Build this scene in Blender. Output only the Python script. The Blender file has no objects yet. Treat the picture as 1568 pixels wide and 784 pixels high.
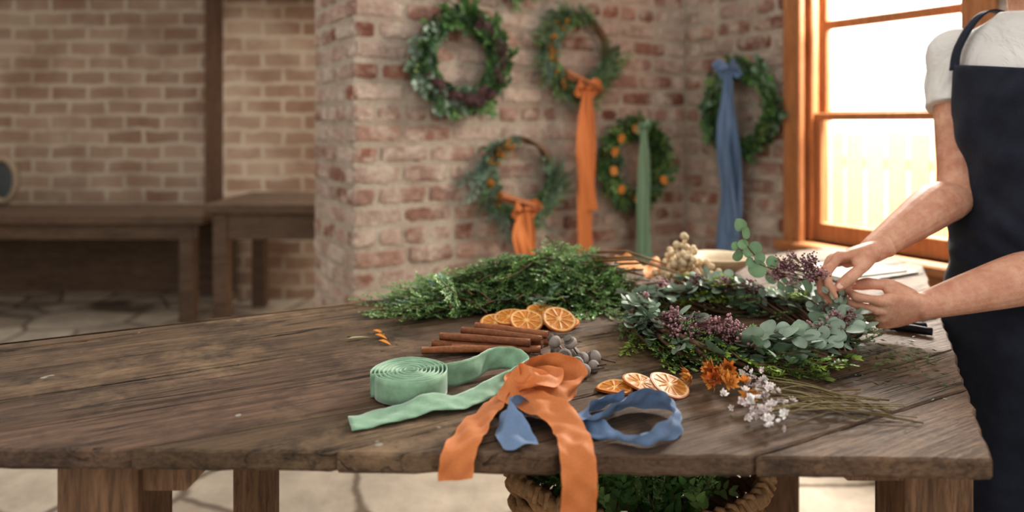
import bpy, math, random
import numpy as np
from mathutils import Vector
rng=np.random.default_rng(11); random.seed(11)
U=lambda a,b:float(rng.uniform(a,b))
A=lambda *p:np.array(p,dtype=float)
def lin(r,g,b):
    f=lambda c:(c/12.92 if c<=0.04045 else ((c+0.055)/1.055)**2.4)
    return np.array([f(r/255.),f(g/255.),f(b/255.)])
def nz(v):
    v=np.asarray(v,dtype=float); n=np.linalg.norm(v); return v/n if n>1e-9 else v
# ------------------------------------------------------------ mesh builder
class MB:
    def __init__(s): s.V=[];s.F=[];s.C=[];s.n=0
    def add(s,T,M=None,tint=None,mat=0):
        V,F,C=T
        if M is not None: V=V@M[:3,:3].T+M[:3,3]
        if tint is not None: C=np.clip(C*tint,0,1)
        s.V.append(V); s.C.append(C)
        for f in F:
            if len(f): s.F.append((np.asarray(f)+s.n,mat))
        s.n+=len(V)
    def T(s):
        t=[f for f,m in s.F if f.shape[1]==3]; q=[f for f,m in s.F if f.shape[1]==4]
        F=[]
        if t: F.append(np.vstack(t))
        if q: F.append(np.vstack(q))
        return (np.vstack(s.V),F,np.vstack(s.C))
    def obj(s,name,mats,parent=None,smooth=True):
        me=bpy.data.meshes.new(name)
        faces=[];mi=[]
        for f,m in s.F:
            faces+=f.tolist(); mi+=[m]*len(f)
        V=np.vstack(s.V); C=np.vstack(s.C)
        me.from_pydata(V.tolist(),[],faces)
        for m in (mats if isinstance(mats,list) else [mats]): me.materials.append(m)
        me.polygons.foreach_set('material_index',mi)
        me.polygons.foreach_set('use_smooth',[smooth]*len(mi))
        at=me.color_attributes.new('Col','FLOAT_COLOR','POINT')
        at.data.foreach_set('color',np.hstack([C,np.ones((len(C),1))]).ravel())
        me.update()
        o=bpy.data.objects.new(name,me); bpy.context.scene.collection.objects.link(o)
        if parent: o.parent=parent
        return o
def empty(name):
    o=bpy.data.objects.new(name,None); bpy.context.scene.collection.objects.link(o); return o
def merge(L):
    m=MB()
    for t in L: m.add(t)
    return m.T()
def fr(pos,x,up,s=1.0,sy=None,sz=None):
    X=nz(x); up=np.asarray(up,float); Z=up-X*np.dot(up,X)
    if np.linalg.norm(Z)<1e-4:
        up=A(.3,.5,.8); Z=up-X*np.dot(up,X)
    Z=nz(Z); Y=np.cross(Z,X); M=np.eye(4)
    M[:3,0]=X*s;M[:3,1]=Y*(s if sy is None else sy);M[:3,2]=Z*(s if sz is None else sz);M[:3,3]=pos
    return M
def cat(P,n):
    P=np.asarray(P,float)
    if len(P)==2: 
        t=np.linspace(0,1,n)[:,None]; return P[0]*(1-t)+P[1]*t
    Q=np.vstack([2*P[0]-P[1],P,2*P[-1]-P[-2]]); out=[]
    for t in np.linspace(0,len(P)-1,n):
        i=min(int(t),len(P)-2); f=t-i
        a,b,c,d=Q[i],Q[i+1],Q[i+2],Q[i+3]
        out.append(0.5*((2*b)+(-a+c)*f+(2*a-5*b+4*c-d)*f*f+(-a+3*b-3*c+d)*f**3))
    return np.array(out)
def gridF(n,m,wrap):
    i,j=np.meshgrid(np.arange(n-1),np.arange(m if wrap else m-1),indexing='ij')
    a=(i*m+j).ravel(); b=(i*m+(j+1)%m).ravel()
    return np.stack([a,b,b+m,a+m],1)
def loft(C,Av,Bv,seg,col,e=1.0,caps=True):
    C=np.asarray(C,float);Av=np.asarray(Av,float);Bv=np.asarray(Bv,float)
    th=np.linspace(0,2*np.pi,seg,endpoint=False)
    cs=np.sign(np.cos(th))*np.abs(np.cos(th))**e; sn=np.sign(np.sin(th))*np.abs(np.sin(th))**e
    V=C[:,None,:]+Av[:,None,:]*cs[None,:,None]+Bv[:,None,:]*sn[None,:,None]
    n=len(C);V=V.reshape(-1,3);F=[gridF(n,seg,True)]
    if caps:
        V=np.vstack([V,C[0],C[-1]]);k=n*seg;j=np.arange(seg)
        F.append(np.stack([(j+1)%seg,j,np.full(seg,k)],1))
        F.append(np.stack([(n-1)*seg+j,(n-1)*seg+(j+1)%seg,np.full(seg,k+1)],1))
    return (V,F,np.tile(np.asarray(col,float),(len(V),1)))
def tube(P,R,seg=6,col=(1,1,1),smooth=0,caps=True):
    P=np.asarray(P,float); R=np.ones(len(P))*np.asarray(R,float)
    if smooth:
        Q=cat(np.hstack([P,R[:,None]]),smooth); P=Q[:,:3];R=np.maximum(Q[:,3],1e-4)
    T=np.gradient(P,axis=0); T/=np.linalg.norm(T,axis=1)[:,None]+1e-12
    ref=A(0,0,1) if abs(T[0][2])<.9 else A(1,0,0)
    Av=[];Bv=[];a=nz(np.cross(T[0],ref))
    for t in T:
        a=nz(a-t*np.dot(a,t)); b=np.cross(t,a); Av.append(a);Bv.append(b)
    return loft(P,np.array(Av)*R[:,None],np.array(Bv)*R[:,None],seg,col,caps=caps)
def limb(P,R,seg=16,n=24,col=(1,1,1)):
    "rounded-end tapering limb"
    Q=cat(np.hstack([np.asarray(P,float),np.asarray(R,float)[:,None]]),n)
    d0=nz(Q[0,:3]-Q[1,:3]);d1=nz(Q[-1,:3]-Q[-2,:3]);r0=Q[0,3];r1=Q[-1,3]
    pre=[np.r_[Q[0,:3]+d0*r0*math.sin(a),r0*math.cos(a)] for a in (1.45,1.1,.7,.35)]
    post=[np.r_[Q[-1,:3]+d1*r1*math.sin(a),r1*math.cos(a)] for a in (.35,.7,1.1,1.45)]
    Q=np.vstack([pre,Q,post])
    return tube(Q[:,:3],Q[:,3],seg,col)
def sph(c,r,nu=8,nv=6,col=(1,1,1)):
    r=np.ones(3)*r
    ph=np.linspace(-np.pi/2*.97,np.pi/2*.97,nv)
    C=np.array([[0,0,math.sin(p)] for p in ph]); R=np.cos(ph)
    T=loft(C,np.stack([R,0*R,0*R],1),np.stack([0*R,R,0*R],1),nu,col)
    return (T[0]*r+np.asarray(c,float),T[1],T[2])
def box(c,s,col=(1,1,1),rot=0,bev=0.0):
    c=np.asarray(c,float);h=np.asarray(s,float)/2
    x,y,z=h; b=min(bev,min(h)*.9)
    if b<=0: lv=[(-z,0),(z,0)]
    else: lv=[(-z,b),(-z+b,0),(z-b,0),(z,b)]
    V=[]
    for zz,o in lv:
        X=x-o;Y=y-o;k=b if b>0 else 0
        if k: pts=[(X-k,-Y),(X,-Y+k),(X,Y-k),(X-k,Y),(-X+k,Y),(-X,Y-k),(-X,-Y+k),(-X+k,-Y)]
        else: pts=[(X,-Y),(X,Y),(-X,Y),(-X,-Y)]
        V+=[(p[0],p[1],zz) for p in pts]
    m=len(pts);V=np.array(V);F=[gridF(len(lv),m,True)]
    n=len(V);V=np.vstack([V,[0,0,-z],[0,0,z]]);j=np.arange(m)
    F.append(np.stack([(j+1)%m,j,np.full(m,n)],1));F.append(np.stack([n-m+j,n-m+(j+1)%m,np.full(m,n+1)],1))
    ca,sa=math.cos(rot),math.sin(rot); V=V@np.array([[ca,sa,0],[-sa,ca,0],[0,0,1]])+c
    return (V,F,np.tile(np.asarray(col,float),(len(V),1)))
def prism(poly,z0,z1,col,ch=.0):
    P=np.array(poly,float);m=len(P);cen=P.mean(0)
    def ins(d):
        out=[]
        for i in range(m):
            a,b,c=P[i-1],P[i],P[(i+1)%m]
            t1=nz(b-a);t2=nz(c-b);n1=A(-t1[1],t1[0]);n2=A(-t2[1],t2[0]);k=n1+n2
            out.append(b+k/max(.6,1+np.dot(n1,n2))*d)
        return np.array(out)
    lv=[(z0,ch*.8),(z0+ch*1.5,0),(z1-ch,0),(z1,ch)] if ch else [(z0,0),(z1,0)]
    V=np.vstack([np.hstack([ins(o),np.full((m,1),z)]) for z,o in lv]);F=[gridF(len(lv),m,True)]
    n=len(V);V=np.vstack([V,[*cen,z0],[*cen,z1]]);j=np.arange(m)
    F.append(np.stack([(j+1)%m,j,np.full(m,n)],1));F.append(np.stack([n-m+j,n-m+(j+1)%m,np.full(m,n+1)],1))
    return (V,F,np.tile(np.asarray(col,float),(len(V),1)))
# ------------------------------------------------------------ materials
def mat(name):
    m=bpy.data.materials.new(name); m.use_nodes=True; nt=m.node_tree; b=nt.nodes['Principled BSDF']; return m,nt,b
def N(nt,t,**k):
    n=nt.nodes.new(t)
    for a,v in k.items():
        if a.startswith('i_'):
            key=a[2:]; key=int(key) if key.isdigit() else key.replace('_',' '); n.inputs[key].default_value=v
        else: setattr(n,a,v)
    return n
def mix(nt,f,a,b,mode='MIX'):
    n=nt.nodes.new('ShaderNodeMix'); n.data_type='RGBA'; n.blend_type=mode; n.clamp_factor=True
    for s,v in ((0,f),(6,a),(7,b)):
        if hasattr(v,'is_linked'): nt.links.new(v,n.inputs[s])
        elif s==0: n.inputs[0].default_value=v
        else: n.inputs[s].default_value=(*v,1) if len(v)==3 else v
    return n.outputs[2]
def ramp(nt,src,stops):
    r=nt.nodes.new('ShaderNodeValToRGB'); e=r.color_ramp.elements
    while len(e)<len(stops): e.new(.5)
    for i,(p,c) in enumerate(stops):
        e[i].position=p; e[i].color=(c,c,c,1) if isinstance(c,(int,float)) else (*c,1)
    nt.links.new(src,r.inputs[0]); return r.outputs[0]
def bump(nt,b,h,strength,dist=.01):
    n=N(nt,'ShaderNodeBump',i_Strength=strength,i_Distance=dist); nt.links.new(h,n.inputs['Height']); nt.links.new(n.outputs[0],b.inputs['Normal'])
def noise(nt,scale,detail=4,rough=.6,vec=None,dist=0):
    n=N(nt,'ShaderNodeTexNoise',i_Scale=scale,i_Detail=detail,i_Roughness=rough,i_Distortion=dist)
    if vec is None:
        tc=N(nt,'ShaderNodeTexCoord'); vec=tc.outputs['Object']
    nt.links.new(vec,n.inputs['Vector']); return n.outputs['Fac']
def attr_mat(name,rough=.6,nscale=60,amt=.35,bumps=0.0,bs=200,sheen=0,spec=.3,transl=0,const=None,bd=.002):
    m,nt,b=mat(name)
    if const is None:
        at=N(nt,'ShaderNodeAttribute',attribute_name='Col'); base=at.outputs['Color']
    else:
        at=N(nt,'ShaderNodeRGB'); at.outputs[0].default_value=(*const,1); base=at.outputs[0]
    n=noise(nt,nscale,3); r=ramp(nt,n,[(.25,1-amt),(.75,1+amt*.5)])
    c=mix(nt,1.0,base,r,'MULTIPLY'); nt.links.new(c,b.inputs['Base Color'])
    b.inputs['Roughness'].default_value=rough; b.inputs['Specular IOR Level'].default_value=spec
    if sheen: b.inputs['Sheen Weight'].default_value=sheen; b.inputs['Sheen Roughness'].default_value=.4
    if bumps: bump(nt,b,noise(nt,bs,4,dist=.8 if bd>.003 else 0),bumps,bd)
    if transl:
        tr=N(nt,'ShaderNodeBsdfTranslucent'); nt.links.new(c,tr.inputs[0]); mx=N(nt,'ShaderNodeMixShader',i_0=transl)
        nt.links.new(b.outputs[0],mx.inputs[1]);nt.links.new(tr.outputs[0],mx.inputs[2]);nt.links.new(mx.outputs[0],nt.nodes['Material Output'].inputs[0])
    return m
def plain(name,col,rough=.6,metal=0,amt=.2,ns=20,bumps=.1,spec=.4):
    m,nt,b=mat(name); n=noise(nt,ns,5); c=mix(nt,n,tuple(np.array(col)*(1-amt)),tuple(np.clip(np.array(col)*(1+amt),0,1)))
    nt.links.new(c,b.inputs['Base Color']); b.inputs['Roughness'].default_value=rough; b.inputs['Metallic'].default_value=metal
    b.inputs['Specular IOR Level'].default_value=spec
    if bumps: bump(nt,b,n,bumps,.003)
    return m
M_leaf=attr_mat('foliage',.45,25,.3,spec=.4,transl=.14)
M_dry=attr_mat('dried_botanical',.75,80,.3)
M_fab=attr_mat('ribbon_fabric',.6,500,.18,bumps=.3,bs=500,sheen=.2,transl=.12)
M_velvet=attr_mat('velvet_fabric',.55,60,.25,bumps=.2,bs=300,sheen=.6)
M_obj=attr_mat('painted_misc',.6,30,.25,bumps=.15)
def brickface():
    m,nt,b=mat('old_brick'); at=N(nt,'ShaderNodeAttribute',attribute_name='Col')
    n1=noise(nt,7,7,.7); n2=noise(nt,45,6,.7); n3=noise(nt,130,5,.75);n4=noise(nt,1.6,4)
    c=mix(nt,1.0,at.outputs['Color'],ramp(nt,n2,[(.3,.66),(.7,1.15)]),'MULTIPLY')
    c=mix(nt,ramp(nt,n1,[(.45,0.0),(.64,.9)]),c,tuple(lin(202,187,172)))
    c=mix(nt,ramp(nt,n3,[(.56,0.0),(.70,.55)]),c,tuple(lin(98,78,68)))
    c=mix(nt,ramp(nt,n4,[(.45,0.0),(.75,.4)]),c,tuple(lin(156,134,118)))
    nt.links.new(c,b.inputs['Base Color']); b.inputs['Roughness'].default_value=.92; b.inputs['Specular IOR Level'].default_value=.12
    bump(nt,b,n2,.8,.010); return m
M_brick=brickface()
def mortar():
    m,nt,b=mat('lime_mortar'); n=noise(nt,60,6,.7); n1=noise(nt,5,4)
    c=mix(nt,n,tuple(lin(146,130,114)),tuple(lin(210,198,182))); c=mix(nt,ramp(nt,n1,[(.4,0),(.7,.6)]),c,tuple(lin(142,120,104)))
    nt.links.new(c,b.inputs['Base Color']); b.inputs['Roughness'].default_value=.95; bump(nt,b,n,.8,.01); return m
M_mortar=mortar()
def softbrick(name,tint=1.0):
    m,nt,b=mat(name); tc=N(nt,'ShaderNodeTexCoord'); sp=N(nt,'ShaderNodeSeparateXYZ'); cb=N(nt,'ShaderNodeCombineXYZ')
    nt.links.new(tc.outputs['Object'],sp.inputs[0]); ad=N(nt,'ShaderNodeMath',operation='ADD')
    nt.links.new(sp.outputs[0],ad.inputs[0]);nt.links.new(sp.outputs[1],ad.inputs[1]);nt.links.new(ad.outputs[0],cb.inputs[0]);nt.links.new(sp.outputs[2],cb.inputs[1])
    nv=N(nt,'ShaderNodeTexNoise',i_Scale=5.0,i_Detail=3); nt.links.new(tc.outputs['Object'],nv.inputs['Vector'])
    vm=N(nt,'ShaderNodeVectorMath',operation='SCALE'); nt.links.new(nv.outputs['Color'],vm.inputs[0]); vm.inputs['Scale'].default_value=.05
    va=N(nt,'ShaderNodeVectorMath',operation='ADD'); nt.links.new(cb.outputs[0],va.inputs[0]);nt.links.new(vm.outputs[0],va.inputs[1])
    br=N(nt,'ShaderNodeTexBrick',i_Scale=1.0,i_Mortar_Size=.022,i_Mortar_Smooth=.8,i_Brick_Width=.29,i_Row_Height=.115,i_Bias=-.1)
    nt.links.new(va.outputs[0],br.inputs['Vector'])
    br.inputs['Color1'].default_value=(*(lin(150,118,98)*tint),1);br.inputs['Color2'].default_value=(*(lin(186,160,138)*tint),1);br.inputs['Mortar'].default_value=(*(lin(206,192,172)*tint),1)
    n=noise(nt,1.6,6,.65); c=mix(nt,ramp(nt,n,[(.38,0),(.7,.6)]),br.outputs['Color'],tuple(lin(208,192,172)*tint))
    c=mix(nt,ramp(nt,noise(nt,2.3,5,.6),[(.45,0),(.70,.6)]),c,tuple(lin(132,100,78)*tint))
    nt.links.new(c,b.inputs['Base Color']); b.inputs['Roughness'].default_value=.95; bump(nt,b,n,.4,.02); return m
def wood(name,c1,c2,c3,rot=0.0,stretch=14,scale=3.0,rough=.5,axis='X',paint=False,useattr=False,bs=.4):
    m,nt,b=mat(name); tc=N(nt,'ShaderNodeTexCoord'); mp0=N(nt,'ShaderNodeMapping'); mp0.inputs['Rotation'].default_value=(0,0,-rot)
    mp=N(nt,'ShaderNodeMapping'); nt.links.new(tc.outputs['Object'],mp0.inputs[0]); nt.links.new(mp0.outputs[0],mp.inputs[0])
    sc={'X':(1,stretch,stretch),'Y':(stretch,1,stretch),'Z':(stretch,stretch,1)}[axis]; mp.inputs['Scale'].default_value=sc
    g1=noise(nt,scale,8,.65,mp.outputs[0],.6); g2=noise(nt,scale*5,6,.7,mp.outputs[0],.3); big=noise(nt,2.2,4,.6)
    c=mix(nt,ramp(nt,g1,[(.3,0),(.7,1)]),tuple(c1),tuple(c2)); c=mix(nt,ramp(nt,g2,[(.35,.75),(.55,0)]),c,tuple(c3))
    c=mix(nt,ramp(nt,big,[(.35,.0),(.75,.45)]),c,tuple(np.array(c2)*.8+.02))
    h=g2
    if useattr:
        at=N(nt,'ShaderNodeAttribute',attribute_name='Col'); c=mix(nt,1.0,c,at.outputs['Color'],'MULTIPLY')
    if paint:
        mp2=N(nt,'ShaderNodeMapping'); nt.links.new(mp0.outputs[0],mp2.inputs[0]); mp2.inputs['Scale'].default_value=(1.0,22,22)
        ck=noise(nt,1.3,3,.5,mp2.outputs[0],.4)
        cr=ramp(nt,ck,[(.484,0),(.496,1),(.504,1),(.516,0)]); msk=ramp(nt,noise(nt,3.3,2),[(.46,0),(.56,1)])
        crm=mix(nt,1.0,cr,msk,'MULTIPLY'); c=mix(nt,crm,c,tuple(lin(24,17,13)))
        p=noise(nt,6,7,.75); c=mix(nt,ramp(nt,p,[(.48,0),(.66,.8)]),c,tuple(np.array(c3)*.8))
        p=noise(nt,3.1,6,.75); c=mix(nt,ramp(nt,p,[(.52,0),(.72,.65)]),c,tuple(lin(172,144,112)))
        p=noise(nt,70,4,.7); c=mix(nt,ramp(nt,p,[(.60,0),(.72,.6)]),c,tuple(lin(44,33,26)))
        p=noise(nt,19,2,.5); c=mix(nt,ramp(nt,p,[(.74,0),(.755,.7)]),c,tuple(lin(176,172,160)))
        hh=N(nt,'ShaderNodeMath',operation='SUBTRACT'); nt.links.new(g2,hh.inputs[0]); nt.links.new(crm,hh.inputs[1]); h=hh.outputs[0]
    nt.links.new(c,b.inputs['Base Color']); nt.links.new(ramp(nt,g2,[(.2,rough+.25),(.8,rough-.08)]),b.inputs['Roughness'])
    b.inputs['Specular IOR Level'].default_value=.40
    bump(nt,b,h,bs,.006); return m
PA=math.radians(29)
M_table=wood('weathered_tabletop',lin(84,63,46),lin(138,110,84),lin(42,31,23),PA,16,2.2,.46,'X',True,True,.85)
M_leg=wood('old_beam_wood',lin(98,70,48),lin(146,112,82),lin(60,42,30),0,10,3,.6,'Z')
M_dark=wood('dark_bench_wood',lin(84,65,50),lin(112,91,72),lin(56,42,33),0,10,2,.6,'X')
M_win=wood('window_timber',lin(150,96,56),lin(188,130,84),lin(114,70,40),0,12,2.5,.45,'Z',bs=.15)
M_stem=attr_mat('twig_bark',.8,90,.4,bumps=.4)
def floor_mat():
    m,nt,b=mat('flagstone'); tc=N(nt,'ShaderNodeTexCoord')
    nv=N(nt,'ShaderNodeTexNoise',i_Scale=7,i_Detail=4); nt.links.new(tc.outputs['Object'],nv.inputs['Vector'])
    vm=N(nt,'ShaderNodeVectorMath',operation='SCALE'); nt.links.new(nv.outputs['Color'],vm.inputs[0]); vm.inputs['Scale'].default_value=.06
    va=N(nt,'ShaderNodeVectorMath',operation='ADD'); nt.links.new(tc.outputs['Object'],va.inputs[0]);nt.links.new(vm.outputs[0],va.inputs[1])
    v1=N(nt,'ShaderNodeTexVoronoi',i_Scale=2.0,i_Randomness=.75); v1.feature='F1'; v2=N(nt,'ShaderNodeTexVoronoi',i_Scale=2.0,i_Randomness=.75); v2.feature='DISTANCE_TO_EDGE'
    nt.links.new(va.outputs[0],v1.inputs['Vector']);nt.links.new(va.outputs[0],v2.inputs['Vector'])
    sp=N(nt,'ShaderNodeSeparateXYZ'); nt.links.new(v1.outputs['Color'],sp.inputs[0])
    c=mix(nt,sp.outputs[0],tuple(lin(150,137,122)),tuple(lin(184,171,154)))
    n=noise(nt,5,8,.7); c=mix(nt,1,c,ramp(nt,n,[(.25,.62),(.75,1.12)]),'MULTIPLY')
    e=ramp(nt,v2.outputs['Distance'],[(.012,1),(.04,0)]); c=mix(nt,e,c,tuple(lin(104,92,80)))
    nt.links.new(c,b.inputs['Base Color']); b.inputs['Roughness'].default_value=.88; b.inputs['Specular IOR Level'].default_value=.2; bump(nt,b,n,.6,.02); return m
M_floor=floor_mat()
# ------------------------------------------------------------ room frame (walls are rotated about 31 deg)
C0=A(.93,3.847); E1=A(.857,.5153); E1=E1/np.linalg.norm(E1); E2=A(E1[1],-E1[0]); RA=math.atan2(E1[1],E1[0])
def W(a,b,z): p=C0+a*E1+b*E2; return A(p[0],p[1],z)
def wbox(a0,a1,b0,b1,z0,z1,col=(1,1,1),bev=0):
    c=W((a0+a1)/2,(b0+b1)/2,(z0+z1)/2); return box(c,(a1-a0,b1-b0,z1-z0),col,RA,bev)
PAL=[lin(178,150,136),lin(164,130,116),lin(186,164,150),lin(146,108,94),lin(170,136,120),lin(154,122,110),lin(192,172,158),lin(136,96,82),lin(174,152,140),lin(180,156,142),lin(150,108,92)]
def brick_T(O,ex,en,x0,x1,z0,z1,col):
    nx=max(3,int((x1-x0)/.03)+2);nzz=4
    xs=np.r_[x0,np.linspace(x0+.008,x1-.008,nx),x1]; zs=np.r_[z0,np.linspace(z0+.008,z1-.008,nzz),z1]
    G=[];off=U(-.004,.003)
    for i,z in enumerate(zs):
        for j,x in enumerate(xs):
            e=(i in(0,len(zs)-1))or(j in(0,len(xs)-1)); c=(i in(0,1,len(zs)-1,len(zs)-2)) and (j in(0,1,len(xs)-1,len(xs)-2))
            d=(-.015 if e else off+U(-.0022,.0018)-(.005 if c else 0))
            G.append(O+ex*(x+U(-.004,.004))+en*d+A(0,0,z+U(-.004,.004)))
    V=np.array(G);F=gridF(len(zs),len(xs),False)
    Cc=np.tile(col,(len(V),1))*(1+rng.uniform(-.06,.06,(len(V),1)))
    return (V,[F],Cc)
def brick_face(mb,O,ex,en,L,z0,z1,hole=None,par=0):
    O=np.r_[O[:2],0];ex=np.r_[ex,0];en=np.r_[en,0];i=0;z=z0
    while z<z1:
        x=-.116*((i+par)%2)+U(-.01,.01) if L>.8 else -.116*((i+par)%2)
        header=(i%6==3)
        while x<L:
            bl=.103 if header else .217+U(-.008,.008)
            a,b=max(x,0.0),min(x+bl,L); zz0,zz1=z+.006,z+.077+U(-.005,.002)
            segs=[(a,b)]
            if hole and zz1>hole[2] and zz0<hole[3]:
                segs=[(a,min(b,hole[0])),(max(a,hole[1]),b)]
            for (p,q) in segs:
                if q-p>.03:
                    col=PAL[rng.integers(len(PAL))]*U(.84,1.1)
                    mb.add(brick_T(O,ex,en,p,q,zz0,zz1,col),mat=0)
            x+=bl+.013
        z+=.086;i+=1
LW=1.836;TH=.563;HT=3.0
mb=MB()
mb.add(wbox(-LW+.006,.0,-TH,-.006,0,HT),mat=1)
brick_face(mb,W(-LW,0,0),E1,E2,LW,0.0,HT-.09)
brick_face(mb,W(-LW,0,0),-E2,-E1,TH,0.0,HT-.09,par=1)
mb.obj('wall_back',[M_brick,M_mortar],smooth=False)
wb0,wb1,wz0,wz1=.665,1.50,.76,2.42
mb=MB()
for (b0,b1,z0,z1) in ((-.56,wb0,0,HT),(wb1,3.2,0,HT),(wb0,wb1,0,wz0),(wb0,wb1,wz1,HT)):
    mb.add(wbox(.006,.30,b0,b1,z0,z1),mat=1)
brick_face(mb,W(0,0,0),E2,-E1,3.2,0,HT-.09,hole=(wb0,wb1,wz0,wz1))
mb.obj('wall_right',[M_brick,M_mortar],smooth=False)
mb=MB(); mb.add(box((-1.0,3.0,-.05),(11,9,.1))); mb.obj('floor',M_floor,smooth=False)
mb=MB(); mb.add(box((-2.2,5.75,1.5),(6.6,.3,3.0))); mb.obj('wall_far',softbrick('far_brick',.86),smooth=False)
mb=MB(); mb.add(box((-1.65,5.44,1.5),(.95,.31,3.0))); mb.obj('wall_pier',softbrick('pier_brick',1.0),smooth=False)
mb=MB(); mb.add(box((-5.35,3.4,1.5),(.3,5.0,3.0))); mb.obj('wall_left',softbrick('left_brick',.9),smooth=False)
mb=MB(); mb.add(box((-2.27,5.54,1.5),(.17,.10,3.0),bev=.02)); mb.obj('shadow_strip',wood('shadow_strip_brown',lin(104,78,60),lin(128,100,78),lin(84,62,48),0,10,3,.7,'Z'),smooth=False)  # solid brown strip standing in for the soft shadow beside the pier
mb=MB(); mb.add(box((-2.2,5.05,2.33),(6.0,.2,.30),bev=.01)); mb.obj('ceiling_beam',M_dark,smooth=False)
# ------------------------------------------------------------ window
win=empty('window_1')
mb=MB()
mb.add(wbox(-.035,.0,wb0-.02,wb0+.075,wz0-.02,wz1+.08,bev=.006))
mb.add(wbox(-.035,.0,wb1-.075,wb1+.03,wz0-.02,wz1+.08,bev=.006))
mb.add(wbox(-.035,.0,wb0-.02,wb1+.03,wz1-.02,wz1+.10,bev=.006))
mb.add(wbox(-.045,-.03,wb0+.055,wb0+.078,wz0,wz1,bev=.005));mb.add(wbox(-.045,-.03,wb1-.078,wb1-.055,wz0,wz1,bev=.005))
mb.add(wbox(.0,.22,wb0,wb0+.035,wz0,wz1)); mb.add(wbox(.0,.22,wb1-.035,wb1,wz0,wz1)); mb.add(wbox(.0,.22,wb0,wb1,wz1-.03,wz1))
mb.add(wbox(.03,.05,wb0+.03,wb0+.085,wz0,wz1,bev=.003)); mb.add(wbox(.03,.05,wb1-.085,wb1-.03,wz0,wz1,bev=.003))
mb.obj('casing',M_win,win,False)
mb=MB()
mb.add(wbox(-.07,.22,wb0-.05,wb1+.05,wz0-.045,wz0,bev=.008)); mb.add(wbox(-.02,.0,wb0-.03,wb1+.03,wz0-.11,wz0-.045,bev=.005))
mb.obj('sill',wood('sill_timber',lin(146,94,56),lin(184,128,84),lin(110,68,38),RA+math.pi/2,12,2.5,.42,'X',bs=.15),win,False)
s0,s1=wb0+.07,wb1-.07
mb=MB()
def sash(a,z0,z1,rw=.042,bot=.05,top=.04,muntin=None):
    mb.add(wbox(a,a+.035,s0,s0+rw,z0,z1,bev=.004));mb.add(wbox(a,a+.035,s1-rw,s1,z0,z1,bev=.004))
    mb.add(wbox(a+.001,a+.034,s0,s1,z0,z0+bot,bev=.004));mb.add(wbox(a+.001,a+.034,s0,s1,z1-top,z1,bev=.004))
    if muntin: mb.add(wbox(a+.004,a+.03,s0,s1,muntin-.02,muntin+.02,bev=.004))
sash(.055,wz0,1.335,bot=.085,top=.034)
sash(.095,1.31,wz1,bot=.034,muntin=1.73)
mb.obj('sashes',M_win,win,False)
g,nt,b=mat('window_glass'); tr=N(nt,'ShaderNodeBsdfTransparent');gl=N(nt,'ShaderNodeBsdfGlossy',i_Roughness=.03);mx=N(nt,'ShaderNodeMixShader',i_0=.03)
nt.links.new(tr.outputs[0],mx.inputs[1]);nt.links.new(gl.outputs[0],mx.inputs[2]);nt.links.new(mx.outputs[0],nt.nodes['Material Output'].inputs[0])
mb=MB();mb.add(wbox(.07,.074,s0+.03,s1-.03,wz0+.03,1.32));mb.add(wbox(.11,.114,s0+.03,s1-.03,1.33,wz1-.03));mb.obj('glass',g,win,False)
mb=MB()
for i in range(34):
    b0=-3+i*.19; mb.add(wbox(3.0,3.03,b0,b0+.17,0,1.22+U(-.01,.01),lin(214,168,112)*U(.8,1.1),bev=.004))
mb.add(wbox(3.03,3.08,-3,3.4,.9,1.0,lin(220,190,140)));mb.add(wbox(3.03,3.08,-3,3.4,.3,.4,lin(220,190,140)))
mb.obj('garden_fence',M_obj,smooth=False)
# white board backdrop added behind the fence so the window view burns out
mb=MB()
for k in range(26): mb.add(wbox(4.6,4.64,-6.5,4,.0+.16*k,.155+.16*k,lin(250,249,246),bev=.006))
mb.obj('added_white_backdrop',plain('backdrop_white',lin(250,249,246),.8,amt=.03,bumps=0),smooth=False)
mb=MB(); c=W(3.2,0.4,-.06); mb.add(box(c,(5.6,9,.1),lin(220,212,190),RA)); mb.obj('garden_ground',M_obj,smooth=False)
# ------------------------------------------------------------ table
ZT=.85;TK=.028
poly=[A(*p) for p in [(-1.62,.99),(.624,.933),(1.27,2.22),(1.13,2.555),(-1.62,1.108)]]
def clip(P,n,d,keep=1):
    out=[]
    for i in range(len(P)):
        a,b=P[i-1],P[i];da=(np.dot(a,n)-d)*keep;db=(np.dot(b,n)-d)*keep
        if (da<0)!=(db<0): out.append(a+(b-a)*da/(da-db))
        if db>=0: out.append(b)
    return out
nv=A(-math.sin(PA),math.cos(PA))
mb=MB();d=.50;widths=[.17,.13,.15,.14,.16,.13,.15,.14,.12,.14]
for w in widths:
    P=clip(poly,nv,d+.0022,1); 
    if len(P)>2: P=clip(P,nv,d+w-.0022,-1)
    d+=w
    if len(P)<3: continue
    Q=[]
    for i in range(len(P)):
        a,b=P[i-1],P[i];L=np.linalg.norm(b-a);k=max(1,int(L/.025))
        t=nz(b-a) if L>0 else A(1,0);nn=A(t[1],-t[0]);onlong=abs(np.dot(t,nv))<.02
        am=.0014 if onlong else .0030
        for q in range(1,k+1):
            p=a+(b-a)*q/k
            if q<k: p=p+nn*U(-am,am)
            Q.append(p)
    R=[Q[0]]
    for p in Q[1:]:
        if np.linalg.norm(p-R[-1])>.006: R.append(p)
    ar=sum(R[i-1][0]*R[i][1]-R[i][0]*R[i-1][1] for i in range(len(R)))
    if ar<0: R=R[::-1]
    t=U(.74,1.2); mb.add(prism(R,ZT-TK+U(-.002,.002),ZT+U(-.0012,.0),A(t,t*U(.96,1.02),t*U(.92,1.03)),.0030))
table=empty('wooden_worktable')
mb.obj('tabletop',M_table,table,False)
mb=MB();zu=ZT-TK-.003
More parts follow.
